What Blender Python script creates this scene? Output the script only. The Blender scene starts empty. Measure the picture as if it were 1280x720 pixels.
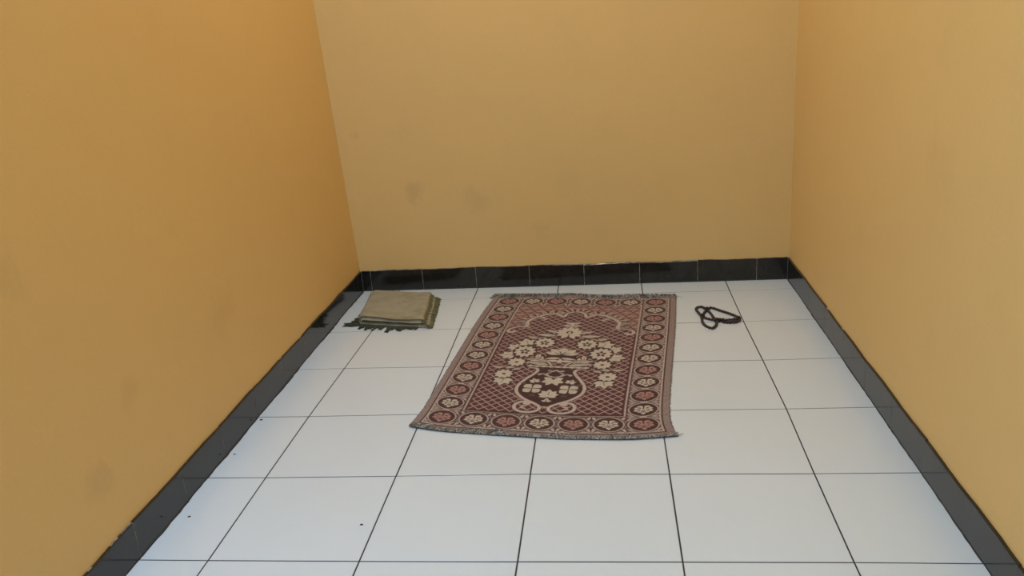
import bpy, bmesh, math, random
import numpy as np
from mathutils import Vector

random.seed(7)
rng = np.random.default_rng(11)
scene = bpy.context.scene
col = scene.collection
PI = math.pi


# ------------------------------------------------------------------ helpers
def srgb(r, g, b):
    def f(c):
        c /= 255.0
        return c / 12.92 if c <= 0.04045 else ((c + 0.055) / 1.055) ** 2.4
    return (f(r), f(g), f(b), 1.0)


class NT:
    """small wrapper to wire procedural materials"""
    def __init__(self, name):
        self.m = bpy.data.materials.new(name)
        self.m.use_nodes = True
        self.t = self.m.node_tree
        self.b = self.t.nodes['Principled BSDF']

    def n(self, typ, **kw):
        nd = self.t.nodes.new(typ)
        for k, v in kw.items():
            if k.startswith('_'):
                setattr(nd, k[1:], v)
            else:
                nd.inputs[k].default_value = v
        return nd

    def l(self, a, b):
        self.t.links.new(a, b)

    def noise(self, vec, scale, detail=4.0, rough=0.55):
        nd = self.n('ShaderNodeTexNoise', Scale=scale, Detail=detail, Roughness=rough)
        if vec is not None:
            self.l(vec, nd.inputs['Vector'])
        return nd.outputs['Fac']

    def math(self, op, a, b=None, clamp=False):
        nd = self.t.nodes.new('ShaderNodeMath')
        nd.operation = op
        nd.use_clamp = clamp
        for i, v in enumerate((a, b)):
            if v is None:
                continue
            if isinstance(v, (int, float)):
                nd.inputs[i].default_value = v
            else:
                self.l(v, nd.inputs[i])
        return nd.outputs[0]

    def rng(self, v, a, b, c, d):
        nd = self.n('ShaderNodeMapRange')
        nd.interpolation_type = 'SMOOTHSTEP'
        self.l(v, nd.inputs['Value'])
        for k, x in zip(('From Min', 'From Max', 'To Min', 'To Max'), (a, b, c, d)):
            nd.inputs[k].default_value = x
        return nd.outputs['Result']

    def mix(self, fac, a, b, blend='MIX'):
        nd = self.t.nodes.new('ShaderNodeMix')
        nd.data_type = 'RGBA'
        nd.blend_type = blend
        for s, v in ((nd.inputs[0], fac), (nd.inputs[6], a), (nd.inputs[7], b)):
            if isinstance(v, (int, float, tuple)):
                s.default_value = v
            else:
                self.l(v, s)
        return nd.outputs[2]

    def bump(self, h, strength, dist):
        nd = self.n('ShaderNodeBump', Strength=strength, Distance=dist)
        self.l(h, nd.inputs['Height'])
        self.l(nd.outputs['Normal'], self.b.inputs['Normal'])

    def color(self, c):
        if isinstance(c, tuple):
            self.b.inputs['Base Color'].default_value = c
        else:
            self.l(c, self.b.inputs['Base Color'])

    def set(self, **kw):
        for k, v in kw.items():
            k = k.replace('_', ' ')
            if isinstance(v, (int, float, tuple)):
                self.b.inputs[k].default_value = v
            else:
                self.l(v, self.b.inputs[k])

    def pos(self):
        return self.n('ShaderNodeNewGeometry').outputs['Position']


def link(name, me, mats, parent=None):
    o = bpy.data.objects.new(name, me)
    col.objects.link(o)
    for m in (mats if isinstance(mats, (list, tuple)) else [mats]):
        me.materials.append(m)
    if parent is not None:
        o.parent = parent
    return o


def mesh_np(name, verts, faces, smooth=True):
    me = bpy.data.meshes.new(name)
    verts = np.asarray(verts, dtype=np.float32)
    faces = np.asarray(faces, dtype=np.int32)
    nf, k = faces.shape
    me.vertices.add(len(verts))
    me.vertices.foreach_set('co', verts.ravel())
    me.loops.add(nf * k)
    me.loops.foreach_set('vertex_index', faces.ravel())
    me.polygons.add(nf)
    me.polygons.foreach_set('loop_start', np.arange(0, nf * k, k, dtype=np.int32))
    if smooth:
        me.polygons.foreach_set('use_smooth', np.ones(nf, dtype=bool))
    me.update(calc_edges=True)
    me.validate()
    return me


def structure(o):
    o['kind'] = 'structure'
    return o


def tag(o, label, cat, group=None):
    o['label'] = label
    o['category'] = cat
    if group:
        o['group'] = group
    return o


def empty(name, loc):
    o = bpy.data.objects.new(name, None)
    o.empty_display_size = 0.05
    col.objects.link(o)
    o.location = loc
    return o


def bm_box(bm, x0, x1, y0, y1, z0, z1, mat=0):
    vs = [bm.verts.new(c) for c in ((x0, y0, z0), (x1, y0, z0), (x1, y1, z0), (x0, y1, z0),
                                    (x0, y0, z1), (x1, y0, z1), (x1, y1, z1), (x0, y1, z1))]
    for f in ((3, 2, 1, 0), (4, 5, 6, 7), (0, 1, 5, 4), (1, 2, 6, 5), (2, 3, 7, 6), (3, 0, 4, 7)):
        fc = bm.faces.new([vs[i] for i in f])
        fc.material_index = mat
    return vs


def bm_done(bm, name):
    me = bpy.data.meshes.new(name)
    bmesh.ops.recalc_face_normals(bm, faces=bm.faces[:])
    bm.to_mesh(me)
    bm.free()
    return me


# ------------------------------------------------------------------ materials
def wall_material(name, base, spots):
    k = NT(name)
    p = k.pos()
    big = k.noise(p, 1.7, 3.0, 0.5)
    mid = k.noise(p, 7.0, 5.0, 0.6)
    fine = k.noise(p, 260.0, 2.0, 0.6)
    c = k.mix(k.rng(big, 0.35, 0.65, 0.0, 0.35), base, tuple(x * s for x, s in zip(base[:3], (0.955, 0.975, 1.04))) + (1.0,))
    c = k.mix(k.rng(mid, 0.5, 0.72, 0.0, 0.16), c, tuple(x * 0.86 for x in base[:3]) + (1.0,))
    c = k.mix(k.rng(fine, 0.3, 0.7, 0.0, 0.20), c, tuple(x * 0.86 for x in base[:3]) + (1.0,))
    # old rubbed smudges, each at its own place on the paint
    warp = k.noise(p, 16.0, 4.0, 0.7)
    for (sx, sy, sz, rad, amt) in spots:
        d = k.n('ShaderNodeVectorMath', _operation='DISTANCE')
        k.l(p, d.inputs[0])
        d.inputs[1].default_value = (sx, sy, sz)
        q = k.math('ADD', d.outputs['Value'], k.math('MULTIPLY', k.math('SUBTRACT', warp, 0.5), rad * 2.6))
        m = k.rng(q, rad * 0.15, rad, amt, 0.0)
        c = k.mix(m, c, tuple(x * s for x, s in zip(base[:3], (0.62, 0.62, 0.70))) + (1.0,))
    k.color(c)
    k.set(Roughness=0.62)
    k.b.inputs['Specular IOR Level'].default_value = 0.25
    k.bump(k.math('ADD', k.math('MULTIPLY', fine, 0.35), k.noise(p, 34.0, 4.0, 0.6)), 0.10, 0.004)
    return k.m


BASE_WALL = (0.775, 0.515, 0.205, 1.0)
M_wl = wall_material('paint_left', BASE_WALL, [(-0.15, -0.12, 0.62, 0.06, 0.16), (-0.14, 0.10, 0.30, 0.05, 0.14),
                                               (-0.15, 0.55, 0.33, 0.08, 0.12), (-0.14, -0.04, 0.20, 0.05, 0.20)])
M_wb = wall_material('paint_back', BASE_WALL, [(0.0925, 1.61, 0.376, 0.055, 0.30), (0.315, 1.61, 0.34, 0.075, 0.20),
                                               (-0.10, 1.61, 0.59, 0.03, 0.35), (0.55, 1.61, 0.21, 0.05, 0.18)])
M_wr = wall_material('paint_right', BASE_WALL, [(1.42, 0.35, 0.62, 0.10, 0.10)])

k = NT('ceiling_paint')
k.color((0.75, 0.74, 0.70, 1))
k.set(Roughness=0.8)
M_ceil = k.m

k = NT('white_ceramic_tile')
p = k.pos()
c = k.mix(k.rng(k.noise(p, 2.2, 3.0), 0.3, 0.7, 0.0, 1.0), (0.655, 0.695, 0.742, 1), (0.635, 0.675, 0.720, 1))
k.color(c)
k.set(Roughness=0.27)
k.b.inputs['Specular IOR Level'].default_value = 0.45
M_tile = k.m

k = NT('floor_grout')
k.color(k.mix(k.noise(k.pos(), 30.0), (0.022, 0.020, 0.018, 1), (0.055, 0.05, 0.045, 1)))
k.set(Roughness=0.9)
M_grout = k.m

k = NT('black_glazed_tile')
p = k.pos()
k.color(k.mix(k.rng(k.noise(p, 18.0, 4.0), 0.35, 0.7, 0.0, 1.0), (0.012, 0.011, 0.010, 1), (0.020, 0.018, 0.016, 1)))
k.set(Roughness=k.rng(k.noise(p, 25.0, 3.0), 0.3, 0.7, 0.09, 0.17))
k.bump(k.noise(p, 14.0, 2.0), 0.05, 0.004)
M_black = k.m

k = NT('pale_skirting_grout')
k.color(k.mix(k.rng(k.noise(k.pos(), 55.0, 3.0), 0.35, 0.65, 0.0, 1.0), (0.34, 0.30, 0.24, 1), (0.12, 0.105, 0.085, 1)))
k.set(Roughness=0.9)
M_skgrout = k.m


def cloth_from_attr(name, rough=0.95, weave=True):
    k = NT(name)
    a = k.n('ShaderNodeVertexColor', _layer_name='yarn')
    p = k.pos()
    f = k.noise(p, 420.0, 2.0, 0.7)
    c = k.mix(k.rng(f, 0.3, 0.7, 0.0, 0.45), a.outputs['Color'], (0.0, 0.0, 0.0, 1.0)) if weave else a.outputs['Color']
    k.color(c)
    k.set(Roughness=rough)
    k.b.inputs['Specular IOR Level'].default_value = 0.1
    k.set(Sheen_Weight=0.15)
    k.bump(f, 0.35, 0.002)
    return k.m


M_rug = cloth_from_attr('woven_rug_yarn')
M_fringe = cloth_from_attr('fringe_yarn', weave=False)

k = NT('folded_olive_cloth')
p = k.pos()
c = k.mix(k.rng(k.noise(p, 22.0, 5.0, 0.65), 0.35, 0.68, 0.0, 1.0), (0.410, 0.362, 0.262, 1), (0.310, 0.272, 0.182, 1))
c = k.mix(k.rng(k.noise(p, 7.0, 3.0), 0.45, 0.65, 0.0, 0.5), c, (0.430, 0.355, 0.262, 1))
w1 = k.n('ShaderNodeTexWave', Scale=70.0, Distortion=1.5)
k.l(p, w1.inputs['Vector'])
c = k.mix(k.math('MULTIPLY', w1.outputs['Fac'], 0.14), c, (0.12, 0.10, 0.05, 1))
c = k.mix(k.rng(k.noise(p, 330.0, 2.0), 0.35, 0.7, 0.0, 0.30), c, (0.10, 0.085, 0.045, 1))
k.color(c)
k.set(Roughness=0.95)
k.b.inputs['Specular IOR Level'].default_value = 0.1
k.bump(k.noise(p, 260.0, 3.0), 0.5, 0.002)
M_olive = k.m

k = NT('dark_brown_bead')
p = k.pos()
k.color(k.mix(k.noise(p, 90.0, 3.0), (0.020, 0.010, 0.009, 1), (0.050, 0.026, 0.023, 1)))
k.set(Roughness=0.45)
M_bead = k.m
k = NT('bead_cord')
k.color(k.mix(k.noise(k.pos(), 300.0), (0.015, 0.010, 0.010, 1), (0.03, 0.02, 0.02, 1)))
k.set(Roughness=0.9)
M_cord = k.m
k = NT('dark_crumb')
k.color(k.mix(k.noise(k.pos(), 300.0), (0.012, 0.010, 0.009, 1), (0.04, 0.03, 0.025, 1)))
k.set(Roughness=0.9)
M_crumb = k.m

# ------------------------------------------------------------------ room shell
XL, XR = -0.140, 1.4115          # faces of the side skirtings
FRONT = -2.3
LEAN = (0.1854 - 0.145) / 0.97   # left wall leans outward a little


def yback(x):                    # face of the back skirting (room is slightly out of square)
    return 1.6255 + (1.600 - 1.6255) * (x + 0.145) / 1.56


# floor: separate 30 cm ceramic tiles, bevelled, in a dark grout bed
DEL = {(0, 0): (0.0008, -0.0017), (1, 0): (0.0007, -0.0017), (2, 0): (0.0009, -0.0005), (3, 0): (0.0007, 0.0007), (4, 0): (-0.0018, 0.002),
       (0, 1): (-0.002, -0.002), (1, 1): (-0.0001, 0.0009), (2, 1): (0.0003, 0.0052), (3, 1): (0.0003, 0.0008), (4, 1): (-0.0005, -0.0014),
       (0, 2): (-0.0031, -0.0024), (4, 2): (0.0036, -0.0024), (0, 3): (0.0007, 0.0039), (4, 3): (0.0009, -0.0044), (0, 4): (0.0047, 0.0047),
       (4, 4): (-0.0033, -0.0024), (1, 4): (-0.001, 0.0019), (1, 5): (0.0002, 0.0015), (4, 5): (-0.003, -0.0012)}


def gv(c, r):
    dx, dy = DEL.get((c, r), (0, 0))
    return (c * 0.3 + dx, r * 0.3 + dy)


bm = bmesh.new()
bm_box(bm, -0.30, 1.60, FRONT, 1.80, -0.06, -0.0006, 1)
G, BV = 0.0014, 0.0007
for r in range(-8, 6):
    for c_ in range(-1, 5):
        q = [gv(c_, r), gv(c_ + 1, r), gv(c_ + 1, r + 1), gv(c_, r + 1)]
        cx = sum(a for a, b in q) / 4
        cy = sum(b for a, b in q) / 4
        dz = random.uniform(-0.00025, 0.00025)

        def ring(inset, z):
            o = []
            for a, b in q:
                o.append(bm.verts.new((a - math.copysign(inset, a - cx), b - math.copysign(inset * 1.05, b - cy), z)))
            return o
        r0, r1, r2 = ring(G, -0.004), ring(G, -BV + dz), ring(G + BV, 0.0 + dz)
        for A, B in ((r0, r1), (r1, r2)):
            for i in range(4):
                bm.faces.new((A[i], A[(i + 1) % 4], B[(i + 1) % 4], B[i]))
        bm.faces.new(r2)
me = bm_done(bm, 'floor')
structure(link('floor', me, [M_tile, M_grout]))

# walls
bm = bmesh.new()
vs = bm_box(bm, -0.30, XL - 0.005, FRONT, 1.80, -0.06, 2.65)
for v in vs:
    if v.co.x > -0.2:
        v.co.x = XL - 0.0055 - LEAN * (v.co.z - 0.08)
    else:
        v.co.x = -0.42
structure(link('wall_left', bm_done(bm, 'wall_left'), M_wl))
bm = bmesh.new()
vs = bm_box(bm, -0.42, 1.56, 1.60, 1.80, -0.06, 2.65)
for v in vs:
    if v.co.y < 1.7:
        v.co.y = yback(v.co.x) + 0.0055
structure(link('wall_back', bm_done(bm, 'wall_back'), M_wb))
bm = bmesh.new()
bm_box(bm, XR + 0.0055, 1.56, FRONT, 1.80, -0.06, 2.65)
structure(link('wall_right', bm_done(bm, 'wall_right'), M_wr))
bm = bmesh.new()
bm_box(bm, -0.42, 1.56, FRONT, 1.80, 2.65, 2.75)
structure(link('ceiling', bm_done(bm, 'ceiling'), M_ceil))


# skirting: 20 cm black glazed tiles with pale joints, cut a little unevenly
def skirting(name, path, joints, wob, gap=0.0009, grout=None):
    """path(t, off) -> (x, y) at distance t along the wall, off towards the room"""
    bm = bmesh.new()
    H = 0.0795
    prev = 0
    for j0, j1 in zip(joints[:-1], joints[1:]):
        t0, t1 = j0 + gap, j1 - gap
        n = max(3, int((t1 - t0) / 0.018))
        dh = random.uniform(-0.0012, 0.0014)
        dp = random.uniform(0.0001, 0.0004)
        rows = []
        for i in range(n + 1):
            t = t0 + (t1 - t0) * i / n
            h = H + dh + random.uniform(-1, 1) * 0.0005 + 0.0011 * math.sin(t * 23 + 1.3)
            foot = max(0.0, wob * (0.5 + 0.5 * math.sin(t * 17.0) + random.uniform(-0.5, 0.7)))
            pr = []
            for off, z in ((-0.0056, 0.0), (-0.0056, h), (-0.0018, h), (dp, h - 0.0018), (dp, 0.0045), (dp + foot, 0.0002)):
                x, y = path(t, off)
                pr.append(bm.verts.new((x, y, z)))
            rows.append(pr)
        for a, b in zip(rows[:-1], rows[1:]):
            for i in range(len(a) - 1):
                f = bm.faces.new((a[i], a[i + 1], b[i + 1], b[i]))
                if i == len(a) - 2:
                    f.material_index = 2      # rough dark smear of grout at the foot
        for e in (rows[0], rows[-1]):
            bm.faces.new(e)
    # grout bed seen in the joints and as a thin pale line above
    T0, T1 = joints[0], joints[-1]
    n = int((T1 - T0) / 0.02)
    rows = []
    for i in range(n + 1):
        t = T0 + (T1 - T0) * i / n
        h = H + (0.0009 if wob < 0.001 else -0.0012) + random.uniform(-1, 1) * 0.0004 + 0.0011 * math.sin(t * 23 + 1.3)
        pr = []
        for off, z in ((-0.0056, 0.0), (-0.0056, h), (-0.0022, h), (0.0, h - 0.003), (0.0, 0.0)):
            x, y = path(t, off)
            pr.append(bm.verts.new((x, y, z)))
        rows.append(pr)
    for a, b in zip(rows[:-1], rows[1:]):
        for i in range(len(a) - 1):
            f = bm.faces.new((a[i], a[i + 1], b[i + 1], b[i]))
            f.material_index = 1
    return structure(link(name, bm_done(bm, name), [M_black, grout or M_skgrout, M_grout]))


jl = [FRONT] + [0.006 + 0.1955 * i for i in range(-11, 9)] + [1.6245]
skirting('baseboard_left', lambda t, o: (XL + o, t), jl, 0.0030)
jr = [FRONT] + [0.090 + 0.2 * i for i in range(-11, 8)] + [1.5985]
skirting('baseboard_right', lambda t, o: (XR - o, t), jr, 0.0014, 0.0005)
jb = [XL + 0.0007, -0.105, 0.094, 0.296, 0.495, 0.695, 0.895, 1.100, 1.305, XR - 0.0007]
skirting('baseboard_back', lambda t, o: (t, yback(t) - o), jb, 0.0006)

# ------------------------------------------------------------------ patterned prayer rug
EL = [[0.280, 0.529], [0.296, 0.592], [0.31, 0.766], [0.33, 1.031], [0.339, 1.156], [0.357, 1.336], [0.382, 1.526]]
ER = [[0.929, 0.463], [0.918, 0.493], [0.92, 0.59], [0.943, 0.811], [0.976, 1.1], [0.993, 1.274], [1.01, 1.463]]
EB = [[0.280, 0.529], [0.354, 0.505], [0.496, 0.481], [0.666, 0.456], [0.829, 0.449], [0.929, 0.463]]
ET = [[0.382, 1.526], [0.48, 1.522], [0.589, 1.51], [0.786, 1.477], [0.903, 1.471], [1.01, 1.463]]


def edge_fn(pl):
    pl = np.array(pl)
    d = np.r_[0, np.cumsum(np.hypot(*np.diff(pl, axis=0).T))]
    d /= d[-1]
    t = np.linspace(0, 1, 401)
    q = np.c_[np.interp(t, d, pl[:, 0]), np.interp(t, d, pl[:, 1])]
    lin = q[0] + (q[-1] - q[0]) * t[:, None]
    e = q - lin
    for _ in range(3):
        w = 15
        ee = np.r_[-e[w:0:-1], e, -e[-2:-w - 2:-1]]
        ker = np.ones(2 * w + 1) / (2 * w + 1)
        e = np.c_[np.convolve(ee[:, 0], ker, 'valid'), np.convolve(ee[:, 1], ker, 'valid')]
    q = lin + e
    return lambda s: np.c_[np.interp(s, t, q[:, 0]), np.interp(s, t, q[:, 1])]


fL, fR, fB, fT = edge_fn(EL), edge_fn(ER), edge_fn(EB), edge_fn(ET)


def rug_xy(u, v):
    U_, V_ = u[:, None], v[:, None]
    b0, b1, t0, t1 = (np.array(a) for a in (EB[0], EB[-1], ET[0], ET[-1]))
    return ((1 - V_) * fB(u) + V_ * fT(u) + (1 - U_) * fL(v) + U_ * fR(v)
            - ((1 - U_) * (1 - V_) * b0 + U_ * (1 - V_) * b1 + (1 - U_) * V_ * t0 + U_ * V_ * t1))


def rug_z(u, v):
    e = 0.0033 + 0.0009 * np.sin(u * 9 + 1.0 + 3 * v) * np.sin(v * 7 + 0.6)
    e = e + 0.0022 * np.exp(-((v - 1) / 0.035) ** 2) * (0.5 + 0.5 * np.sin(u * 17 + 0.5))
    e = e + 0.0016 * np.exp(-(v / 0.03) ** 2) * (0.5 + 0.5 * np.sin(u * 13 + 2.0))
    e = e + 0.0022 * np.exp(-(u / 0.035) ** 2) * (0.5 + 0.5 * np.sin(v * 9))
    e = e + 0.0014 * np.exp(-((u - 1) / 0.03) ** 2) * (0.5 + 0.5 * np.sin(v * 11 + 1))
    return e


# ---- the woven picture, drawn as yarn colours on a fine grid (units: cm-like, 65 x 107)
WU, WV, RES = 65.0, 107.0, 0.14
NU, NV = int(WU / RES) + 1, int(WV / RES) + 1
gu = np.linspace(0, WU, NU)
gvv = np.linspace(0, WV, NV)
CU, CV = np.meshgrid(gu, gvv)
YARN = np.zeros((NV, NU, 3))
CREAM = np.array(srgb(208, 191, 174)[:3])
CREAM2 = np.array(srgb(196, 173, 162)[:3])
PINK = np.array(srgb(182, 136, 126)[:3])
TAUPE = np.array(srgb(156, 133, 128)[:3])
MAROON = np.array(srgb(94, 52, 53)[:3])
DARK = np.array(srgb(84, 52, 50)[:3])
OUTL = np.array(srgb(74, 46, 44)[:3])
AX = 32.4
AA = 0.10


def win(u0, u1, v0, v1):
    i0, i1 = max(0, int(v0 / RES) - 2), min(NV, int(v1 / RES) + 4)
    j0, j1 = max(0, int(u0 / RES) - 2), min(NU, int(u1 / RES) + 4)
    return slice(i0, i1), slice(j0, j1)


def paint(w, sd, colr):
    """sd: signed distance, negative inside"""
    if sd.size == 0:
        return
    a = np.clip(0.5 - sd / (2 * AA), 0, 1)[..., None]
    YARN[w] = YARN[w] * (1 - a) + colr * a


def ell(cu, cv, ru, rv, colr, p=2.0):
    w = win(cu - ru - 1, cu + ru + 1, cv - rv - 1, cv + rv + 1)
    d = (np.abs((CU[w] - cu) / ru) ** p + np.abs((CV[w] - cv) / rv) ** p) ** (1 / p)
    paint(w, (d - 1) * min(ru, rv), colr)


def ring_(cu, cv, ru, rv, th, colr, p=2.0):
    w = win(cu - ru - 1, cu + ru + 1, cv - rv - 1, cv + rv + 1)
    d = (np.abs((CU[w] - cu) / ru) ** p + np.abs((CV[w] - cv) / rv) ** p) ** (1 / p)
    paint(w, np.abs((d - 1) * min(ru, rv)) - th / 2, colr)


def rect(u0, u1, v0, v1, colr):
    w = win(u0, u1, v0, v1)
    sd = np.maximum(np.maximum(u0 - CU[w], CU[w] - u1), np.maximum(v0 - CV[w], CV[w] - v1))
    paint(w, sd, colr)


def stroke(pts, th, colr, taper=(1.0, 1.0)):
    pts = np.array(pts, float)
    m = max(th) if isinstance(th, (list, tuple)) else th
    w = win(pts[:, 0].min() - m, pts[:, 0].max() + m, pts[:, 1].min() - m, pts[:, 1].max() + m)
    U_, V_ = CU[w], CV[w]
    best = np.full(U_.shape, 1e9)
    n = len(pts) - 1
    for i in range(n):
        a, b = pts[i], pts[i + 1]
        ab = b - a
        L2 = (ab ** 2).sum() + 1e-9
        t = np.clip(((U_ - a[0]) * ab[0] + (V_ - a[1]) * ab[1]) / L2, 0, 1)
        d = np.hypot(U_ - a[0] - t * ab[0], V_ - a[1] - t * ab[1])
        s = (i + t) / n
        best = np.minimum(best, d - th / 2 * (taper[0] + (taper[1] - taper[0]) * s))
    paint(w, best, colr)


def smooth(pts, n=8, closed=False):
    """Catmull-Rom"""
    P = [np.array(q, float) for q in pts]
    if closed:
        P = [P[-1]] + P + [P[0], P[1]]
    else:
        P = [2 * P[0] - P[1]] + P + [2 * P[-1] - P[-2]]
    out = []
    for i in range(1, len(P) - 2):
        for s in range(n):
            t = s / n
            out.append(0.5 * ((2 * P[i]) + (-P[i - 1] + P[i + 1]) * t + (2 * P[i - 1] - 5 * P[i] + 4 * P[i + 1] - P[i + 2]) * t * t
                              + (-P[i - 1] + 3 * P[i] - 3 * P[i + 1] + P[i + 2]) * t ** 3))
    if not closed:
        out.append(P[-2])
    return np.array(out)


def petal(cu, cv, ang, ln, wd, colr, p=0.8, r0=0.0, aspect=1.0):
    """leaf shape starting r0 from (cu,cv) in direction ang (deg); aspect stretches along v"""
    a = math.radians(ang)
    R_ = (ln + r0) * max(1, aspect) + 1
    w = win(cu - R_, cu + R_, cv - R_, cv + R_)
    X, Y = CU[w] - cu, (CV[w] - cv) / aspect
    s = X * math.cos(a) + Y * math.sin(a) - r0
    n = -X * math.sin(a) + Y * math.cos(a)
    t = np.clip(s / ln, 0, 1)
    hw = wd / 2 * np.sin(np.pi * t ** p)
    sd = np.maximum(np.abs(n) - hw, np.maximum(-s, s - ln))
    paint(w, sd, colr)


def line(cu, cv, ang, r0, r1, th, colr, aspect=1.0):
    a = math.radians(ang)
    stroke([(cu + r0 * math.cos(a), cv + r0 * math.sin(a) * aspect), (cu + r1 * math.cos(a), cv + r1 * math.sin(a) * aspect)], th, colr)


def daisy(cu, cv, R_, n, asp, eye=0.0, spots=0, rot=0.0, colr=CREAM, halo=True):
    if halo:
        ell(cu, cv, R_ * 1.05, R_ * 1.05 * asp, OUTL)
    for i in range(n):
        petal(cu, cv, rot + 360 * i / n, R_ * 0.98, 2 * PI * R_ / n * 0.70, colr, p=1.6, aspect=asp)
    ell(cu, cv, R_ * 0.40, R_ * 0.40 * asp, colr)
    if spots:
        for i in range(spots):
            a = 360 * i / spots + 90
            petal(cu, cv, a, R_ * 0.40, R_ * 0.26, OUTL, r0=R_ * 0.1, aspect=asp)
    elif eye:
        ell(cu, cv, eye, eye * asp * 0.8, OUTL)


def leaf(cu, cv, ang, ln, wd, colr=CREAM, vein=True):
    petal(cu, cv, ang, ln * 1.06, wd * 1.5, OUTL)
    petal(cu, cv, ang, ln, wd, colr)
    if vein:
        line(cu, cv, ang, ln * 0.1, ln * 0.6, 0.16, OUTL)


def leaf5(cu, cv, ang, R_, n=5, spread=200, colr=CREAM):
    """lobed leaf: fan of pointed lobes"""
    for i in range(n):
        a = ang + spread * (i / (n - 1) - 0.5)
        ln = R_ * (1.0 - 0.28 * abs(i / (n - 1) - 0.5) * 2)
        petal(cu, cv, a, ln * 1.1, R_ * 0.85, OUTL)
    for i in range(n):
        a = ang + spread * (i / (n - 1) - 0.5)
        ln = R_ * (1.0 - 0.28 * abs(i / (n - 1) - 0.5) * 2)
        petal(cu, cv, a, ln, R_ * 0.56, colr, p=0.75)
    line(cu, cv, ang, 0.0, R_ * 0.55, 0.18, OUTL)


def both(fn, cu, cv, *a, mirror_ang=None, **kw):
    fn(cu, cv, *a, **kw)
    fn(2 * AX - cu, cv, *a, **kw)


def mir(pts):
    return [(2 * AX - a, b) for a, b in pts]


# ground colours
YARN[:] = TAUPE
for v0 in (0.0, 103.6):      # thin woven lines in the plain end hems
    for q in (0.9, 1.9):
        rect(0, WU, v0 + q - 0.10, v0 + q + 0.10, TAUPE * 0.62)
# inside of the outer line
rect(1.7, 63.3, 2.2, 103.2, OUTL)
rect(2.05, 62.95, 2.75, 102.7, CREAM2)
rect(2.5, 62.5, 3.15, 102.35, DARK)

# ---- border of medallions
UC_L, UC_R = 6.4, 58.4
VC = [7.2 + 8.36 * i for i in range(12)]
PK = [1, 0, 1, 0, 1, 0, 0, 1, 0, 1, 0, 1]
UC = [6.4 + (58.4 - 6.4) * i / 6 for i in range(7)]
cells = []
for j in range(12):
    cells.append((UC_L, VC[j], PK[j], 'v'))
    cells.append((UC_R, VC[j], PK[j], 'v'))
for i in range(1, 6):
    pk = 1 if i % 2 == 0 else 0
    cells.append((UC[i], VC[0] + 0.3, pk, 'h'))
    cells.append((UC[i], VC[-1], pk, 'h'))


def scrolls(cu, cv, way):
    """pale leaf scrolls in the four corners of a border cell"""
    ring_(cu, cv, 4.50, 4.50, 0.24, TAUPE * 0.75, 1.9)
    for su in (-1, 1):
        for sv in (-1, 1):
            if way == 'v':
                petal(cu + su * 1.2, cv + sv * 4.0, math.degrees(math.atan2(-sv * 0.9, su * 3.2)), 3.2, 0.45, TAUPE * 0.85)
                petal(cu + su * 2.0, cv + sv * 3.95, math.degrees(math.atan2(-sv * 0.15, su * 2.4)), 2.5, 0.42, CREAM2)
                petal(cu + su * 4.25, cv + sv * 2.2, math.degrees(math.atan2(sv * 1.5, -su * 1.8)), 2.0, 0.6, CREAM2)
            else:
                petal(cu + su * 3.3, cv + sv * 2.0, math.degrees(math.atan2(sv * 2.6, su * 0.9)), 2.6, 0.85, CREAM2)
                petal(cu + su * 1.9, cv + sv * 4.15, 180 if su < 0 else 0, 1.8, 0.75, CREAM2)
                petal(cu + su * 4.1, cv + sv * 0.5, 90 * sv, 1.5, 0.4, TAUPE)


for cdef in cells:
    scrolls(cdef[0], cdef[1], cdef[3])


def medallion(cu, cv, pk, way):
    ell(cu, cv, 4.26, 4.28, OUTL, 1.9)
    ring_(cu, cv, 3.82, 3.86, 0.40, CREAM2, 1.9)
    ell(cu, cv, 3.44, 3.48, DARK, 1.85)
    c = PINK if pk else CREAM
    cy = cv + 0.10
    # palmette: two split upper lobes, two side lobes each side, a drop below
    for s in (-1, 1):
        petal(cu, cy, 90 - s * 35, 2.5, 1.6, c, p=1.7)
        petal(cu, cy, 90 - s * 72, 2.55, 1.4, c, p=1.7)
        petal(cu, cy, 90 - s * 108, 2.7, 1.4, c, p=1.5)
        petal(cu, cy, 90 - s * 143, 2.3, 1.3, c, p=1.5)
    petal(cu, cy, -90, 2.95, 1.45, c, p=1.5)
    for s in (-1, 1):
        petal(cu, cy, 90 - s * 52, 1.25, 0.50, DARK, r0=0.75)
        petal(cu, cy, 90 - s * 91, 1.3, 0.40, DARK, r0=0.85)
        petal(cu, cy, 90 - s * 126, 1.2, 0.40, DARK, r0=0.8)
        line(cu, cy, 90 - s * 162, 0.5, 2.0, 0.20, DARK)
    line(cu, cy, 90, 0.35, 2.7, 0.36, DARK)
    ell(cu, cy - 1.45, 0.26, 0.36, DARK)
    ell(cu, cy, 0.22, 0.22, c)


for cdef in cells:
    medallion(*cdef)
# pale touching points of the rings
for cu in (UC_L, UC_R):
    for a, b in zip(VC[:-1], VC[1:]):
        rect(cu - 0.9, cu + 0.9, (a + b) / 2 - 0.22, (a + b) / 2 + 0.22, CREAM2)

# outer line drawn clean over the ends of the scrolls
for (a, b, c_, d_) in ((1.7, 63.3, 2.2, 2.75), (1.7, 63.3, 102.9, 103.4), (1.7, 2.1, 2.2, 103.4), (62.9, 63.3, 2.2, 103.4)):
    rect(a, b, c_, d_, OUTL)
for (a, b, c_, d_) in ((2.05, 62.95, 2.65, 3.05), (2.05, 62.95, 102.5, 102.9), (2.05, 2.5, 2.65, 102.9), (62.5, 62.95, 2.65, 102.9)):
    rect(a, b, c_, d_, CREAM2)

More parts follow.
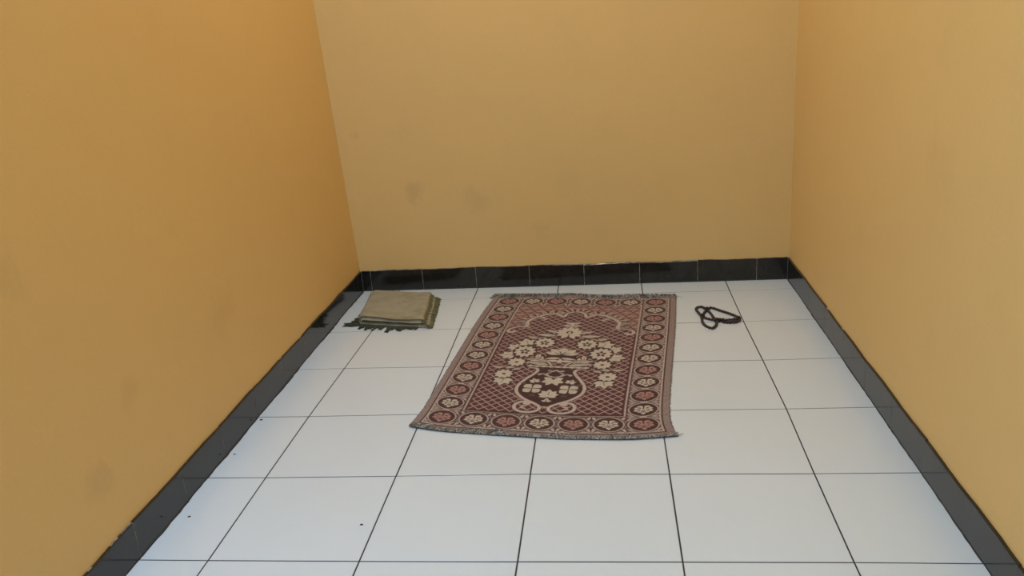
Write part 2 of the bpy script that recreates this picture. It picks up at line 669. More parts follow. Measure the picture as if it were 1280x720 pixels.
# ---- inner field
FU0, FU1, FV0, FV1 = 10.9, 53.95, 11.75, 95.2
rect(FU0 - 0.25, FU1 + 0.25, FV0 - 0.35, FV1, OUTL)
rect(FU0, FU1, FV0, FV1, CREAM2)
rect(FU0 + 0.5, FU1 - 0.5, FV0 + 0.30, FV1, MAROON)
rect(FU0 + 0.5, FU1 - 0.5, FV0 + 0.30, FV0 + 1.0, OUTL)

# lattice
LW, LH = 2.92, 2.98
w = win(FU0 + 1.2, FU1 - 1.2, FV0 + 1.3, 93)
la = (CU[w] - AX) / LW
lb = (CV[w] - (FV0 + 1.35)) / LH
for sgn in (-1, 1):
    s = la + sgn * lb
    d = np.abs(s - np.round(s)) / math.hypot(1 / LW, 1 / LH)
    lim = np.maximum(np.abs(CU[w] - AX) - 20.4, (FV0 + 1.3) - CV[w])
    paint(w, np.maximum(d - 0.175, lim), CREAM2 * np.array((0.90, 0.80, 0.80)))

# ---- spandrels above the arch: rosy geometric lattice
archL = smooth([(17.1, 72.7), (17.6, 75.3), (17.2, 78.3), (18.4, 81.3), (20.7, 84.2), (23.2, 86.2), (26.0, 86.4), (28.5, 84.0),
                (29.3, 86.9), (30.8, 88.5), (AX, 89.1)], 6)
poly = np.array([tuple(q) for q in archL])
w = win(FU0, FU1, 66, FV1 + 1)
uu = np.where(CU[w] > AX, 2 * AX - CU[w], CU[w])
vv = CV[w]
# height of the arch over u (left half)
hs = np.interp(uu, [11.3, 12.0, 13.0, 15.0, 17.2, 17.3, 18.4, 20.7, 23.2, 26.0, 28.5, 29.3, 30.8, AX],
               [66, 72.0, 73.2, 73.5, 73.5, 79.0, 81.3, 84.2, 86.2, 86.4, 84.0, 86.9, 88.5, 89.1])
ins = np.maximum(hs - vv, np.maximum(FU0 + 0.5 - uu, vv - FV1))
paint(w, ins, PINK * 0.92)
# pattern: hexagons split by dark lines
PU, PV = 4.25, 6.8
for (ou, ov) in ((0, 0), (0.5, 0.5)):
    a = (uu - 15.7) / PU + ou
    b = (vv - 91.9) / PV + ov
    da = (a - np.round(a)) * PU
    db = (b - np.round(b)) * PV
    mask = ins
    d1 = np.abs(np.abs(da) * 0.86 - np.abs(db) * 0.5) - 0.17
    d1 = np.maximum(d1, np.hypot(da, db * 0.8) - 1.75)
    paint(w, np.maximum(mask, d1), OUTL)
    d2 = np.maximum(np.abs(db) - 0.17, np.abs(da) - 1.9)
    paint(w, np.maximum(mask, np.maximum(np.abs(np.abs(db) - 2.4) - 0.16, np.abs(da) - 1.3)), OUTL)
    paint(w, np.maximum(mask, np.maximum(np.abs(db) - 0.35, np.abs(np.abs(da) - 2.1) - 0.9)), CREAM2 * 0.8)
# serrated dark leaves that follow the arch, with pale tips
for side in (0, 1):
    pts = [tuple(q) for q in archL]
    n = len(pts)
    for i in range(6, n, 4):
        a = np.array(pts[i])
        t = np.array(pts[min(n - 1, i + 1)]) - np.array(pts[i - 1])
        nrm = np.array((-t[1], t[0])) / (np.hypot(*t) + 1e-6)
        if nrm[1] < 0 and a[0] > 19:
            nrm = -nrm
        ang = math.degrees(math.atan2(nrm[1], nrm[0]))
        if side:
            a = np.array((2 * AX - a[0], a[1]))
            ang = 180 - ang
        petal(a[0], a[1], ang, 3.0, 1.9, OUTL)
        petal(a[0], a[1], ang + 24, 3.3, 0.65, CREAM2, r0=0.5)
        petal(a[0], a[1], ang - 28, 2.7, 0.6, CREAM2, r0=0.5)
# the arch band itself
scr = smooth([(17.6, 73.4), (16.2, 73.5), (14.4, 73.0), (12.9, 71.8), (12.3, 70.2), (12.6, 68.9), (13.6, 68.5), (14.5, 69.2)], 6)
for f in (lambda z: z, mir):
    A = f([tuple(q) for q in archL])
    stroke(A, 1.75, OUTL)
    stroke(A, 1.15, CREAM2 * 1.05, taper=(1.25, 0.9))
    S = f([tuple(q) for q in scr])
    stroke(S, 1.6, OUTL)
    stroke(S, 1.05, CREAM2 * 1.05, taper=(0.5, 1.5))
    stroke(f([(17.2, 74.3), (19.6, 72.2)]), 1.0, CREAM2, taper=(1.0, 0.15))
    stroke(f([(20.4, 83.8), (21.8, 82.2), (22.9, 81.2)]), 0.9, CREAM2, taper=(0.8, 1.2))
    for vq, ln in ((76.0, 2.6), (78.2, 2.8), (80.3, 2.6)):
        s0 = f([(16.6, vq), (16.6 - ln, vq + 0.5)])
        stroke(s0, 0.7, OUTL)
        stroke(s0, 0.4, CREAM2, taper=(1, 0.4))

# ---- vase
vL = smooth([(24.2, 41.4), (26.2, 41.0), (27.0, 39.4), (26.3, 37.0), (24.6, 33.6), (23.3, 30.2), (22.9, 27.4), (23.6, 24.2),
             (26.0, 21.0), (29.0, 18.7), (30.9, 16.8), (31.0, 14.9), (29.4, 13.5), (27.0, 13.3), (24.9, 14.5), (24.2, 16.6),
             (25.1, 18.6), (26.9, 19.3), (28.2, 18.6)], 6)
inner = [q for q in vL[:66]]
rb = np.array(inner)
# dark body inside the vase
w = win(22, 43, 16, 42)
uu = np.where(CU[w] > AX, 2 * AX - CU[w], CU[w])
o = np.argsort(rb[:, 1])
xb = np.interp(CV[w], rb[o, 1], rb[o, 0])
paint(w, np.maximum(xb - uu, np.maximum(17.0 - CV[w], CV[w] - 41.2)), OUTL * 1.05)
# cradle between the feet
w = win(29, 36, 13, 18)
for f in (lambda z: z, mir):
    V_ = f([tuple(q) for q in vL])
    stroke(V_, 1.6, OUTL)
for f in (lambda z: z, mir):
    V_ = f([tuple(q) for q in vL])
    stroke(V_, 1.0, CREAM2 * 1.12, taper=(0.95, 1.05))
    ell(*f([(27.3, 18.2)])[0], 1.0, 0.8, CREAM2 * 1.1)
    s_ = f([(27.3, 15.2), (26.2, 15.6), (26.3, 16.8), (27.4, 16.9)])
    stroke(s_, 0.55, CREAM2)
stroke([(31.2, 16.3), (AX, 16.7), (33.6, 16.3)], 0.55, CREAM2)
# scrolls at the neck
for f in (lambda z: z, mir):
    stroke(smooth(f([(AX, 35.2), (30.4, 36.0), (29.0, 37.3), (27.9, 36.8)]), 5), 0.55, CREAM2)
    ell(*f([(27.9, 36.8)])[0], 0.55, 0.6, CREAM2)
    stroke(smooth(f([(30.6, 36.2), (30.0, 37.6), (31.0, 38.2)]), 5), 0.5, CREAM2)
stroke(smooth([(30.3, 39.6), (31.4, 39.2), (AX, 39.9), (33.4, 39.2), (34.5, 39.6)], 5), 0.75, CREAM2)
# flowers in the vase
for a, ln, wd in ((152, 3.2, 1.9), (28, 3.2, 1.9), (208, 3.6, 1.9), (332, 3.6, 1.9), (244, 3.8, 1.7), (296, 3.8, 1.7)):
    petal(AX, 33.3, a, ln, wd, CREAM, p=1.1)
for s in (-1, 1):
    cu = AX + s * 5.15
    for i in range(4):
        petal(cu, 27.5, 45 + 90 * i, 3.2, 2.7, CREAM, p=1.5)
    line(cu, 27.5, 0, -1.2, 1.2, 0.2, OUTL)
    leaf5(AX + s * 5.0, 32.0, 90 - s * 20, 2.2, 5, 210)
    ell(AX + s * 8.0, 30.5, 0.8, 0.6, TAUPE * 0.35)
    ell(AX + s * 4.4, 23.3, 0.9, 0.5, TAUPE * 0.35)
leaf5(AX, 23.6, 90, 3.7, 7, 236)
leaf5(AX, 20.0, 90, 2.0, 3, 160)

# rim and basket
rect(22.6, 42.2, 41.3, 43.3, OUTL)
rect(23.2, 41.6, 42.0, 42.8, CREAM2)
for i in range(9):
    ell(24.3 + i * 2.05, 42.4, 0.75, 0.6, CREAM)

# ---- the bouquet
w = win(14, 51, 43, 72)
# dark ground behind the bouquet leaves
for s in (-1, 1):
    leaf(AX + s * 3.4, 43.8, 90 - s * 58, 7.8, 2.6, CREAM, False)
    leaf(AX + s * 3.0, 43.6, 90 - s * 76, 7.2, 2.0, CREAM)
    leaf(AX + s * 5.4, 46.5, 90 - s * 24, 5.4, 2.4, CREAM)
    leaf(AX + s * 7.2, 48.0, 90 + s * 10, 3.6, 1.6, CREAM)
    st = [(AX + s * 2.0, 43.4), (AX + s * 3.6, 46.0), (AX + s * 6.8, 47.6), (AX + s * 9.6, 47.0)]
    stroke(smooth(st, 6), 1.3, OUTL)
    stroke(smooth(st, 6), 0.75, CREAM2 * 1.1)
    for i in range(4):
        leaf(AX + s * (4.2 + i * 1.5), 44.4, 90 - s * 80, 1.7, 0.9, CREAM, False)
    # side leaves and flowers, outward and down
    leaf(AX + s * 12.6, 41.0, 90 - s * 95, 3.2, 1.4, CREAM)
    leaf(AX + s * 15.9, 40.6, 90 - s * 88, 3.4, 1.4, CREAM)
    leaf(AX + s * 10.6, 40.6, 90 - s * 120, 3.0, 1.2, CREAM)
    leaf5(AX + s * 14.3, 32.5, -90 + s * 8, 4.2, 5, 170)
    leaf5(AX + s * 15.6, 49.8, 90 - s * 95, 3.9, 5, 190)
    leaf5(AX + s * 14.6, 55.6, 90 - s * 50, 3.8, 5, 190)
    leaf5(AX + s * 11.8, 59.4, 90 - s * 20, 4.2, 5, 210)
    leaf(AX + s * 8.8, 63.6, 90 - s * 68, 4.4, 1.5, CREAM)
    leaf(AX + s * 4.0, 66.6, 90 - s * 84, 6.4, 2.1, CREAM)
    leaf(AX + s * 3.6, 69.6, 90 - s * 70, 4.6, 1.6, CREAM)
    leaf(AX + s * 6.0, 64.6, 90 - s * 100, 4.0, 1.4, CREAM)
    daisy(AX + s * 15.0, 36.2, 2.95, 10, 1.06, eye=0.62)
    daisy(AX + s * 12.75, 44.7, 2.95, 10, 1.06, eye=0.62)
    daisy(AX + s * 6.6, 60.4, 3.45, 11, 1.22, spots=5)
    daisy(AX + s * 11.6, 52.9, 3.6, 11, 1.30, spots=5)
# lily in the middle
ell(AX, 50.0, 4.6, 4.4, OUTL)
for a, ln, wd in ((90, 5.6, 3.0), (131, 5.8, 2.5), (49, 5.8, 2.5), (165, 5.2, 2.0), (15, 5.2, 2.0)):
    petal(AX, 51.4, a, ln, wd, CREAM, p=1.4)
for s in (-1, 1):
    leaf(AX + s * 0.2, 48.9, 90 - s * 100, 4.6, 1.6, CREAM, False)
    leaf(AX + s * 0.2, 46.6, 90 - s * 86, 3.9, 1.6, CREAM, False)
petal(AX, 45.0, 90, 3.6, 1.6, CREAM)
for a in (70, 110, 150, 30):
    line(AX, 51.4, a, 0.0, 2.6, 0.35, OUTL)
# top rosette and its bud
ell(AX, 69.2, 4.3, 4.8, OUTL)
for a, ln in ((90, 5.6), (60, 5.0), (120, 5.0), (28, 4.6), (152, 4.6), (0, 4.6), (180, 4.6), (-35, 4.8), (215, 4.8), (-68, 5.2), (248, 5.2)):
    petal(AX, 69.6, a, ln, 1.9, CREAM, p=1.5)
ell(AX, 70.0, 1.1, 1.1, OUTL)
petal(AX, 68.6, 90, 2.4, 1.0, CREAM)
for s in (-1, 1):
    leaf(AX + s * 0.2, 75.2, 90 - s * 66, 3.2, 1.4, CREAM, False)
    leaf(AX + s * 0.2, 77.4, 90 - s * 58, 3.0, 1.3, CREAM, False)
petal(AX, 75.6, 90, 3.6, 1.4, CREAM)

# faint worn variation between yarn passes
YARN *= (1.0 + 0.05 * rng.standard_normal((NV, 1, 1)) * 0.6 + 0.04 * rng.standard_normal((NV, NU, 1)))
YARN = np.clip(YARN, 0, 1)

# ---- the rug mesh
un, vn = (CU / WU).ravel(), (CV / WV).ravel()
xy = rug_xy(un, vn)
zt = rug_z(un, vn) + 0.00012 * rng.standard_normal(len(un))
# slight thickening of the hem cord
top = np.c_[xy, zt]
idx = np.arange(NU * NV).reshape(NV, NU)
quads = np.stack([idx[:-1, :-1], idx[:-1, 1:], idx[1:, 1:], idx[1:, :-1]], -1).reshape(-1, 4)
per = np.r_[idx[0, :], idx[1:, -1], idx[-1, -2::-1], idx[-2:0:-1, 0]]
botv = top[per].copy()
botv[:, 2] = np.maximum(0.0006, top[per][:, 2] - 0.0032)
b0 = len(top)
bi = b0 + np.arange(len(per))
side = np.stack([per, bi, np.roll(bi, -1), np.roll(per, -1)], -1)
rug_root = empty('prayer_rug', (0.65, 0.98, 0.0))
tag(rug_root, 'maroon and cream prayer rug with woven vase of flowers, spread flat on the tiles', 'rug')
off = np.array((0.65, 0.98, 0.0))
# underside
cen = b0 + len(per)
allv = np.r_[top, botv] - off
me = mesh_np('woven_panel', allv, np.r_[quads, side])
att = me.color_attributes.new('yarn', 'FLOAT_COLOR', 'POINT')
cols = np.ones((len(allv), 4), dtype=np.float32)
cols[:NU * NV, :3] = YARN.reshape(-1, 3)
cols[NU * NV:, :3] = TAUPE * 0.6
att.data.foreach_set('color', cols.ravel())
link('woven_panel', me, M_rug, rug_root)


# ---- fringes: many twisted strands
def strands(paths, radii, colors, sides=4):
    V, F, C = [], [], []
    for path, rad, cc in zip(paths, radii, colors):
        path = np.asarray(path, float)
        n = len(path)
        base = len(V)
        for i in range(n):
            t = path[min(i + 1, n - 1)] - path[max(i - 1, 0)]
            t = t / (np.linalg.norm(t) + 1e-9)
            up = np.array((0, 0, 1.0)) if abs(t[2]) < 0.9 else np.array((1.0, 0, 0))
            s = np.cross(t, up)
            s /= np.linalg.norm(s)
            u2 = np.cross(s, t)
            for j in range(sides):
                a = 2 * PI * j / sides
                q = path[i] + rad[i] * (math.cos(a) * s * (rad_w) + math.sin(a) * u2)
                V.append((q[0], q[1], max(q[2], 0.0006)))
                C.append((cc[0], cc[1], cc[2], 1))
        for i in range(n - 1):
            for j in range(sides):
                a0 = base + i * sides + j
                a1 = base + i * sides + (j + 1) % sides
                F.append((a0, a1, a1 + sides, a0 + sides))
        F.append(tuple(base + j for j in range(sides)))
        F.append(tuple(base + (n - 1) * sides + j for j in range(sides)))
    return np.array(V), np.array(F), np.array(C, dtype=np.float32)


rad_w = 1.0


def fringe_obj(name, paths, radii, colors, mat, parent, origin):
    V, F, C = strands(paths, radii, colors)
    me = mesh_np(name, V - np.array(origin), F)
    a = me.color_attributes.new('yarn', 'FLOAT_COLOR', 'POINT')
    a.data.foreach_set('color', C.ravel())
    return link(name, me, mat, parent)


FR1, FR2, FR3 = (np.array(srgb(*c)[:3]) for c in ((134, 133, 127), (76, 76, 74), (182, 180, 172)))


def edge_fringe(v_edge, sgn, ln0, ln1, n, lift=0.003):
    paths, radii, cl = [], [], []
    clump = 0.0
    for i in range(n):
        u = (i + random.random()) / n
        if i % random.choice((4, 5, 6)) == 0:
            clump = random.uniform(-0.9, 0.9)
        uu = np.array([u])
        p0 = rug_xy(uu, np.array([v_edge]))[0]
        z0 = float(rug_z(uu, np.array([v_edge]))[0]) - 0.0012
        d = rug_xy(uu, np.array([v_edge + 0.02 * -sgn]))[0] - p0
        d = -d / np.linalg.norm(d)
        e = np.array((-d[1], d[0]))
        ln = random.uniform(ln0, ln1) * (0.85 + 0.25 * math.sin(u * 25))
        a = (clump + random.uniform(-0.45, 0.45)) * (0.5 if sgn < 0 else 1.0)
        dirv = d * math.cos(a) + e * math.sin(a)
        curl = random.uniform(-0.3, 0.3)
        pts = []
        for k_ in range(6):
            t = k_ / 5
            q = p0 - d * 0.002 + dirv * ln * t + e * curl * ln * t * t
            z = z0 * (1 - t) ** 1.5 + 0.0014 + random.uniform(0, 0.0022) * (t > 0.1) + lift * math.sin(PI * t) * random.random()
            pts.append((q[0], q[1], z))
        r = random.uniform(0.0007, 0.0013)
        paths.append(pts)
        radii.append([r, r, r * 0.95, r * 0.9, r * 0.8, r * 0.5])
        f = random.random()
        c = FR1 * (1 - f) + FR2 * f if random.random() < 0.75 else FR3
        cl.append(c)
    return paths, radii, cl


pa, ra, ca = edge_fringe(0.0, 1, 0.019, 0.035, 420)
fringe_obj('fringe', pa, ra, ca, M_fringe, rug_root, off)
pa, ra, ca = edge_fringe(1.0, -1, 0.030, 0.056, 520, 0.006)
fringe_obj('fringe', pa, ra, ca, M_fringe, rug_root, off)

# short fuzzy nap along the two long sides
pa, ra, ca = [], [], []
for s_u in (0.0, 1.0):
    for i in range(520):
        v = (i + random.random()) / 520
        p0 = rug_xy(np.array([s_u]), np.array([v]))[0]
        q0 = rug_xy(np.array([abs(s_u - 0.02)]), np.array([v]))[0]
        d = p0 - q0
        d /= np.linalg.norm(d)
        e = np.array((-d[1], d[0]))
        z0 = float(rug_z(np.array([s_u]), np.array([v]))[0]) - 0.001
        a = random.uniform(-0.8, 0.8)
        dv = d * math.cos(a) + e * math.sin(a)
        ln = random.uniform(0.002, 0.006)
        pts = [(*(p0 - d * 0.001), z0), (*(p0 + dv * ln * 0.5), z0 * 0.8), (*(p0 + dv * ln), max(0.001, z0 * 0.5))]
        pa.append(pts)
        ra.append([0.0006, 0.0006, 0.0003])
        ca.append(TAUPE * random.uniform(0.6, 1.1))
fringe_obj('side_nap', pa, ra, ca, M_fringe, rug_root, off)

# ------------------------------------------------------------------ folded olive rug in the far left corner
O = np.array((-0.052, 1.258))
AH = np.array((0.980, -0.200))
DH = np.array((-0.105, 0.9945))
fold_root = empty('folded_rug', (O[0], O[1], 0.0))
tag(fold_root, 'olive beige rug folded into a pad with green fringe, in the far left corner', 'rug')


def fp(a, d, z):
    q = O + AH * a + DH * d
    return (q[0], q[1], z)


# closed outline of the folded sheet seen from the front (a to the right, z up), thickness about 12 mm
WT, WLOW = 0.232, 0.250


def centre_line(lowlen, toplen):
    """left-opening fold: lower leaf, rounded left end, upper leaf"""
    pts = []
    for t in np.linspace(0, 1, 26):
        a = lowlen + (0.013 - lowlen) * t
        pts.append((a, 0.0078 + 0.0006 * math.sin(a * 40)))
    for t in np.linspace(0, 1, 10)[1:-1]:
        th = -PI / 2 - PI * t
        pts.append((0.013 + 0.0100 * math.cos(th) * 1.15, 0.0152 + 0.0080 * math.sin(th)))
    for t in np.linspace(0, 1, 30):
        a = 0.013 + (toplen - 0.013) * t
        pts.append((a, 0.0232 + 0.0009 * math.sin(a * 30 + 1)))
    return np.array(pts)


def folded_sheet(depth, lowlen, toplen, thick, nseg=34):
    V, F = [], []
    rows = []
    for j in range(nseg + 1):
        s = j / nseg
        edge = min(s, 1 - s) * depth
        d = depth * s
        cl = centre_line(lowlen, toplen)
        n = len(cl)
        # slowly varying billow, and a front edge that is not quite straight
        dd = d + 0.004 * math.sin(cl[-1, 0] * 9) * (1 - s)
        t = np.gradient(cl, axis=0)
        t /= np.linalg.norm(t, axis=1)[:, None]
        nr = np.c_[t[:, 1], -t[:, 0]]      # outward side
        thk = thick / 2 * (1 - 0.18 * math.exp(-edge / 0.004))
        ring = []
        outer = cl + nr * thk
        inner_ = cl - nr * thk
        loop = np.r_[outer, [cl[-1] + t[-1] * thk * 0.8], inner_[::-1], [cl[0] - t[0] * thk * 0.8]]
        for q_i, (a, z) in enumerate(loop):
            wz = 0.0012 * math.sin(a * 31 + d * 17) + 0.0010 * math.sin(a * 13 - d * 39 + 1.0)
            wz *= np.clip((z - 0.008) / 0.012, 0, 1)
            wa = 0.0016 * math.sin(d * 33 + z * 120)
            wd = 0.0018 * math.sin(a * 37 + z * 200) + 0.0014 * math.sin(a * 90)
            V.append(fp(a + wa, dd + wd * (1 if j in (0, nseg) else 0.6), max(0.0008, z + wz)))
        rows.append(len(loop))
    m = rows[0]
    for j in range(nseg):
        for i in range(m):
            i2 = (i + 1) % m
            F.append((j * m + i, j * m + i2, (j + 1) * m + i2, (j + 1) * m + i))
    # close both ends: bridge outer to inner side of the sheet
    n = (m - 2) // 2
    for j in (0, nseg):
        for i in range(n - 1):
            o0, o1 = j * m + i, j * m + i + 1
            i0, i1 = j * m + (m - 2 - i), j * m + (m - 3 - i)
            F.append((o0, o1, i1, i0))
    return np.array(V), np.array(F)


V, F = folded_sheet(0.290, WLOW, WT, 0.0150)
org = np.array((O[0], O[1], 0.0))
me = mesh_np('folded_cloth', V - org, F)
link('folded_cloth', me, M_olive, fold_root)

GD1, GD2, GD3 = (np.array(srgb(*c)[:3]) for c in ((88, 88, 62), (132, 125, 84), (58, 62, 48)))


def gcol(f, a=None, b=None):
    return (GD1 if a is None else a) * (1 - f) + (GD2 if b is None else b) * f


# fringe over the right ends of the two leaves
pa, ra, ca = [], [], []
for i in range(170):
    d = 0.290 * (i + random.random()) / 170
    a0 = WT + random.uniform(-0.002, 0.003)
    ln = random.uniform(0.010, 0.016)
    sl = random.uniform(-0.5, 0.25)
    pts = [fp(a0 - 0.003, d, 0.0235), fp(a0 + 0.003, d + sl * 0.004, 0.0225), fp(a0 + 0.006, d + sl * 0.008, 0.0190),
           fp(a0 + ln * 0.8, d + sl * 0.014, 0.0155), fp(a0 + ln, d + sl * ln, 0.0142)]
    r = random.uniform(0.0012, 0.0020)
    pa.append(pts)
    ra.append([r, r, r, r * 0.9, r * 0.5])
    ca.append(gcol(random.random() * 0.9))
fringe_obj('fringe', pa, ra, ca, M_fringe, fold_root, org)
pa, ra, ca = [], [], []
for i in range(190):
    d = 0.292 * (i + random.random()) / 190
    a0 = WLOW
    ln = random.uniform(0.008, 0.018) + 0.006 * (d / 0.29)
    sl = random.uniform(-0.5, 0.5)
    z0 = random.uniform(0.004, 0.012)
    pts = [fp(a0 - 0.004, d, z0), fp(a0 + ln * 0.4, d + sl * ln * 0.3, z0), fp(a0 + ln * 0.8, d + sl * ln * 0.7, z0 * 0.6),
           fp(a0 + ln, d + sl * ln, 0.0022)]
    r = random.uniform(0.0012, 0.0020)
    pa.append(pts)
    ra.append([r, r, r * 0.9, r * 0.5])
    ca.append(gcol(random.random()))
fringe_obj('fringe', pa, ra, ca, M_fringe, fold_root, org)

# dark fringe tufts spread on the floor under the left end and the front edge
rad_w = 2.4
pa, ra, ca = [], [], []


def tuft(a, d, da, dd, w):
    """flat pointed tuft of yarn from (a,d) heading (da,dd)"""
    n = 5
    for k_ in range(n):
        j = (k_ / (n - 1) - 0.5) * w
        L_ = math.hypot(da, dd)
        pa_, pd_ = -dd / L_ * j, da / L_ * j
        bend = random.uniform(-0.006, 0.006)
        pts = []
        for q in range(5):
            t = q / 4
            conv = 1 - 0.8 * t
            pts.append(fp(a + da * t + pa_ * conv + (-dd / L_) * bend * t * t, d + dd * t + pd_ * conv + (da / L_) * bend * t * t,
                          0.0014 + 0.0016 * random.random() + 0.0008 * (1 - t)))
        r = random.uniform(0.0010, 0.0016)
        pa.append(pts)
        ra.append([r * 1.2, r * 1.2, r, r * 0.8, r * 0.35])
        ca.append(gcol(random.random() * 0.35, GD3 * 0.8, GD1))


for i in range(17):
    d = 0.008 + 0.132 * i / 16
    ln = random.uniform(0.026, 0.044) * (1.0 if d < 0.09 else 0.6)
    tuft(0.016, d, -ln - 0.012, -0.018 - random.uniform(0, 0.022), 0.012)
for i in range(6):
    tuft(0.010, 0.006 + i * 0.004, -0.052 - random.uniform(0, 0.020), -0.020 - random.uniform(-0.004, 0.012), 0.009)
for i in range(25):
    a = 0.004 + 0.205 * i / 24
    ln = random.choice((0.018, 0.024, 0.030, 0.036, 0.042))
    if 0.11 < a < 0.13:
        ln = 0.052
    if a > 0.17:
        ln *= 0.7
    tuft(a, 0.012, random.uniform(-0.022, 0.012), -ln - 0.014, 0.010)
fringe_obj('fringe', pa, ra, ca, M_fringe, fold_root, org)
rad_w = 1.0

# ------------------------------------------------------------------ string of prayer beads
BP = [[1.185, 1.212], [1.182, 1.227], [1.162, 1.259], [1.137, 1.289], [1.115, 1.317], [1.104, 1.311], [1.087, 1.278], [1.075, 1.236],
      [1.07, 1.195], [1.075, 1.16], [1.092, 1.136], [1.107, 1.157], [1.115, 1.194], [1.125, 1.199], [1.143, 1.183], [1.163, 1.18],
      [1.181, 1.195], [1.182, 1.209], [1.166, 1.205], [1.146, 1.203], [1.125, 1.203], [1.111, 1.215], [1.103, 1.271], [1.088, 1.322],
      [1.076, 1.33], [1.063, 1.31], [1.069, 1.264], [1.076, 1.233], [1.094, 1.214], [1.111, 1.202], [1.132, 1.19], [1.156, 1.188], [1.175, 1.192]]
path = smooth(BP, 10, closed=True)
pc = np.r_[path, path[:1]]
dl = np.r_[0, np.cumsum(np.hypot(*np.diff(pc, axis=0).T))]
NB = 99
tt = np.linspace(0, dl[-1], NB + 1)[:-1]
X0 = np.c_[np.interp(tt, dl, pc[:, 0]), np.interp(tt, dl, pc[:, 1])]
BR = 0.0046
X = np.c_[X0, BR + 0.0005 * np.arange(NB) / NB]
X[:, 2] += 0.0012 * (np.arange(NB) > 55)
STEP = dl[-1] / NB
for it in range(700):
    D = X[:, None, :] - X[None, :, :]
    dist = np.linalg.norm(D, axis=2) + np.eye(NB) * 9
    push = np.clip(2 * BR - dist, 0, None)
    for s in (1, -1):
        i = np.arange(NB)
        push[i, (i + s) % NB] = np.clip(2 * BR * 0.985 - dist[i, (i + s) % NB], 0, None)
    mv = (D / dist[..., None] * push[..., None] * 0.45).sum(1)
    mv[:, 2] = mv[:, 2] * 1.6
    X += mv
    nx = np.roll(X, -1, 0) - X
    ln = np.linalg.norm(nx, axis=1, keepdims=True)
    f = nx / ln * np.clip(ln - 0.0098, 0, None) * 0.3
    X += f - np.roll(f, 1, 0)
    X[:, :2] += (X0 - X[:, :2]) * 0.01
    X[:, 2] -= 0.00006
    X[:, 2] = np.maximum(X[:, 2], BR)
beads_root = empty('prayer_beads', (1.12, 1.22, 0.0))
tag(beads_root, 'string of dark brown prayer beads lying in loops right of the patterned rug', 'prayer beads')
borg = np.array((1.12, 1.22, 0.0))
bm = bmesh.new()
bmesh.ops.create_uvsphere(bm, u_segments=14, v_segments=9, radius=BR)
for f in bm.faces:
    f.smooth = True
for v in bm.verts:                      # slightly barrel-shaped along the string (local z)
    v.co.z = max(-BR * 0.93, min(BR * 0.93, v.co.z * 1.03))
bead_me = bpy.data.meshes.new('bead')
bm.to_mesh(bead_me)
bm.free()
bead_me.materials.append(M_bead)
tang = np.roll(X, -1, 0) - np.roll(X, 1, 0)
for i in range(NB):
    o = bpy.data.objects.new('bead', bead_me)
    col.objects.link(o)
    o.parent = beads_root
    o.location = X[i] - borg
    o.rotation_mode = 'QUATERNION'
    o.rotation_quaternion = Vector(tang[i]).to_track_quat('Z', 'Y')
V, F = [], []
for i in range(NB):
    t = Vector(tang[i]).normalized()
    s = t.cross(Vector((0, 0, 1))).normalized()
    u2 = s.cross(t)
    for j in range(6):
        a = 2 * PI * j / 6
        q = Vector(X[i]) + (s * math.cos(a) + u2 * math.sin(a)) * 0.0011
        V.append(tuple(q))
for i in range(NB):
    for j in range(6):
        F.append((i * 6 + j, i * 6 + (j + 1) % 6, ((i + 1) % NB) * 6 + (j + 1) % 6, ((i + 1) % NB) * 6 + j))
link('cord', mesh_np('cord', np.array(V) - borg, F), M_cord, beads_root)

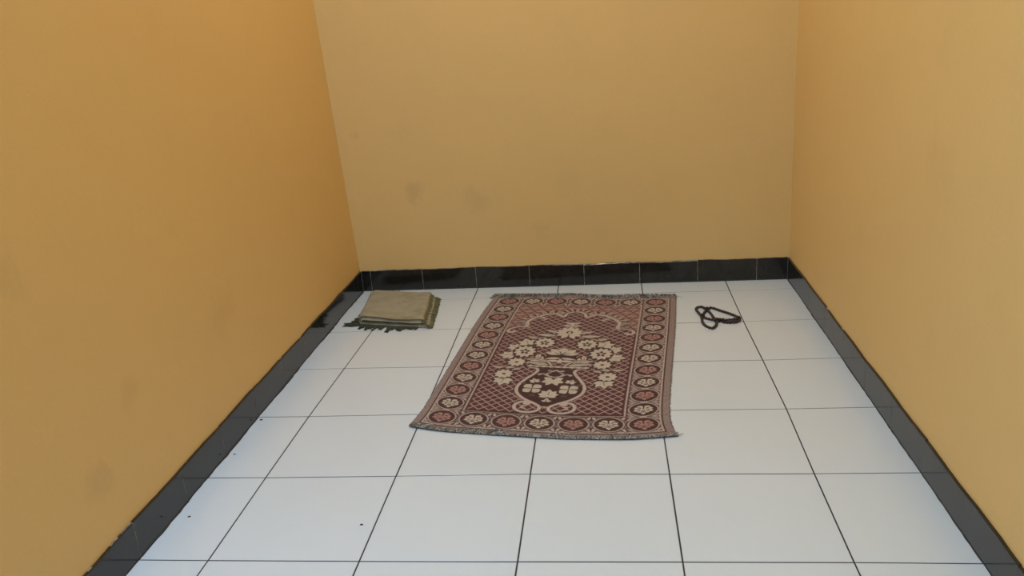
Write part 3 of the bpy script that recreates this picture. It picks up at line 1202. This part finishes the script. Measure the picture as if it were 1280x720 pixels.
# ------------------------------------------------------------------ crumbs on the tiles
CR = [(-0.109, 0.144, 0.0030, 'dark crumb on the tiles near the left skirting, nearest of the specks there'),
      (-0.122, 0.404, 0.0026, 'tiny dark crumb close under the left skirting, on the second tile row from the front'),
      (-0.126, 0.581, 0.0034, 'dark crumb beside a tile joint at the left skirting, farthest back of the specks'),
      (0.273, 0.115, 0.0030, 'tiny dark crumb alone on the open white tiles in front of the patterned rug')]
for i, (x, y, r, lab) in enumerate(CR):
    bm = bmesh.new()
    bmesh.ops.create_icosphere(bm, subdivisions=2, radius=r * 0.75)
    for v in bm.verts:
        v.co *= 1 + random.uniform(-0.22, 0.22)
        v.co.x *= 1.5
        v.co.z = max(v.co.z * 0.5, -r * 0.28)
    zmin = min(v.co.z for v in bm.verts)
    for v in bm.verts:
        v.co.z -= zmin
    o = link('crumb', bm_done(bm, 'crumb'), M_crumb)
    o.location = (x, y, 0.0002)
    o.rotation_euler.z = random.uniform(0, 1)
    tag(o, lab, 'crumb', 'dark crumbs on the floor tiles')

# ------------------------------------------------------------------ light, sky, camera
world = bpy.data.worlds.new('World')
scene.world = world
world.use_nodes = True
bg = world.node_tree.nodes['Background']
bg.inputs['Color'].default_value = (0.86, 0.93, 1.0, 1)
bg.inputs['Strength'].default_value = 0.06


def area(name, loc, rot, sx, sy, power, colr):
    d = bpy.data.lights.new(name, 'AREA')
    d.shape = 'RECTANGLE'
    d.size, d.size_y = sx, sy
    d.energy = power
    d.color = colr
    o = bpy.data.objects.new(name, d)
    col.objects.link(o)
    o.location = loc
    o.rotation_euler = rot
    return o


area('ceiling_lamp', (0.64, 1.0, 2.60), (0, 0, 0), 0.45, 0.45, 12.6, (1.0, 0.99, 0.86))
area('cool_daylight_area', (-0.10, -1.2, 2.60), (0, 0, 0), 0.22, 0.50, 52.0, (0.50, 0.76, 1.07))  # added unseen area light standing in for cool daylight from the front left

cam = bpy.data.cameras.new('camera')
cam.sensor_width = 36.0
cam.lens = 1041.06 * 36 / 1280
cam.clip_start = 0.02
co = bpy.data.objects.new('camera', cam)
col.objects.link(co)
co.location = (0.78669, -1.28890, 0.95741)
co.rotation_euler = (1.2528353, 0.0685337, 0.1006325)
scene.camera = co

scene.view_settings.view_transform = 'Standard'
scene.view_settings.look = 'None'
scene.view_settings.gamma = 1.0
scene.view_settings.use_curve_mapping = False
scene.view_settings.exposure = 0.0
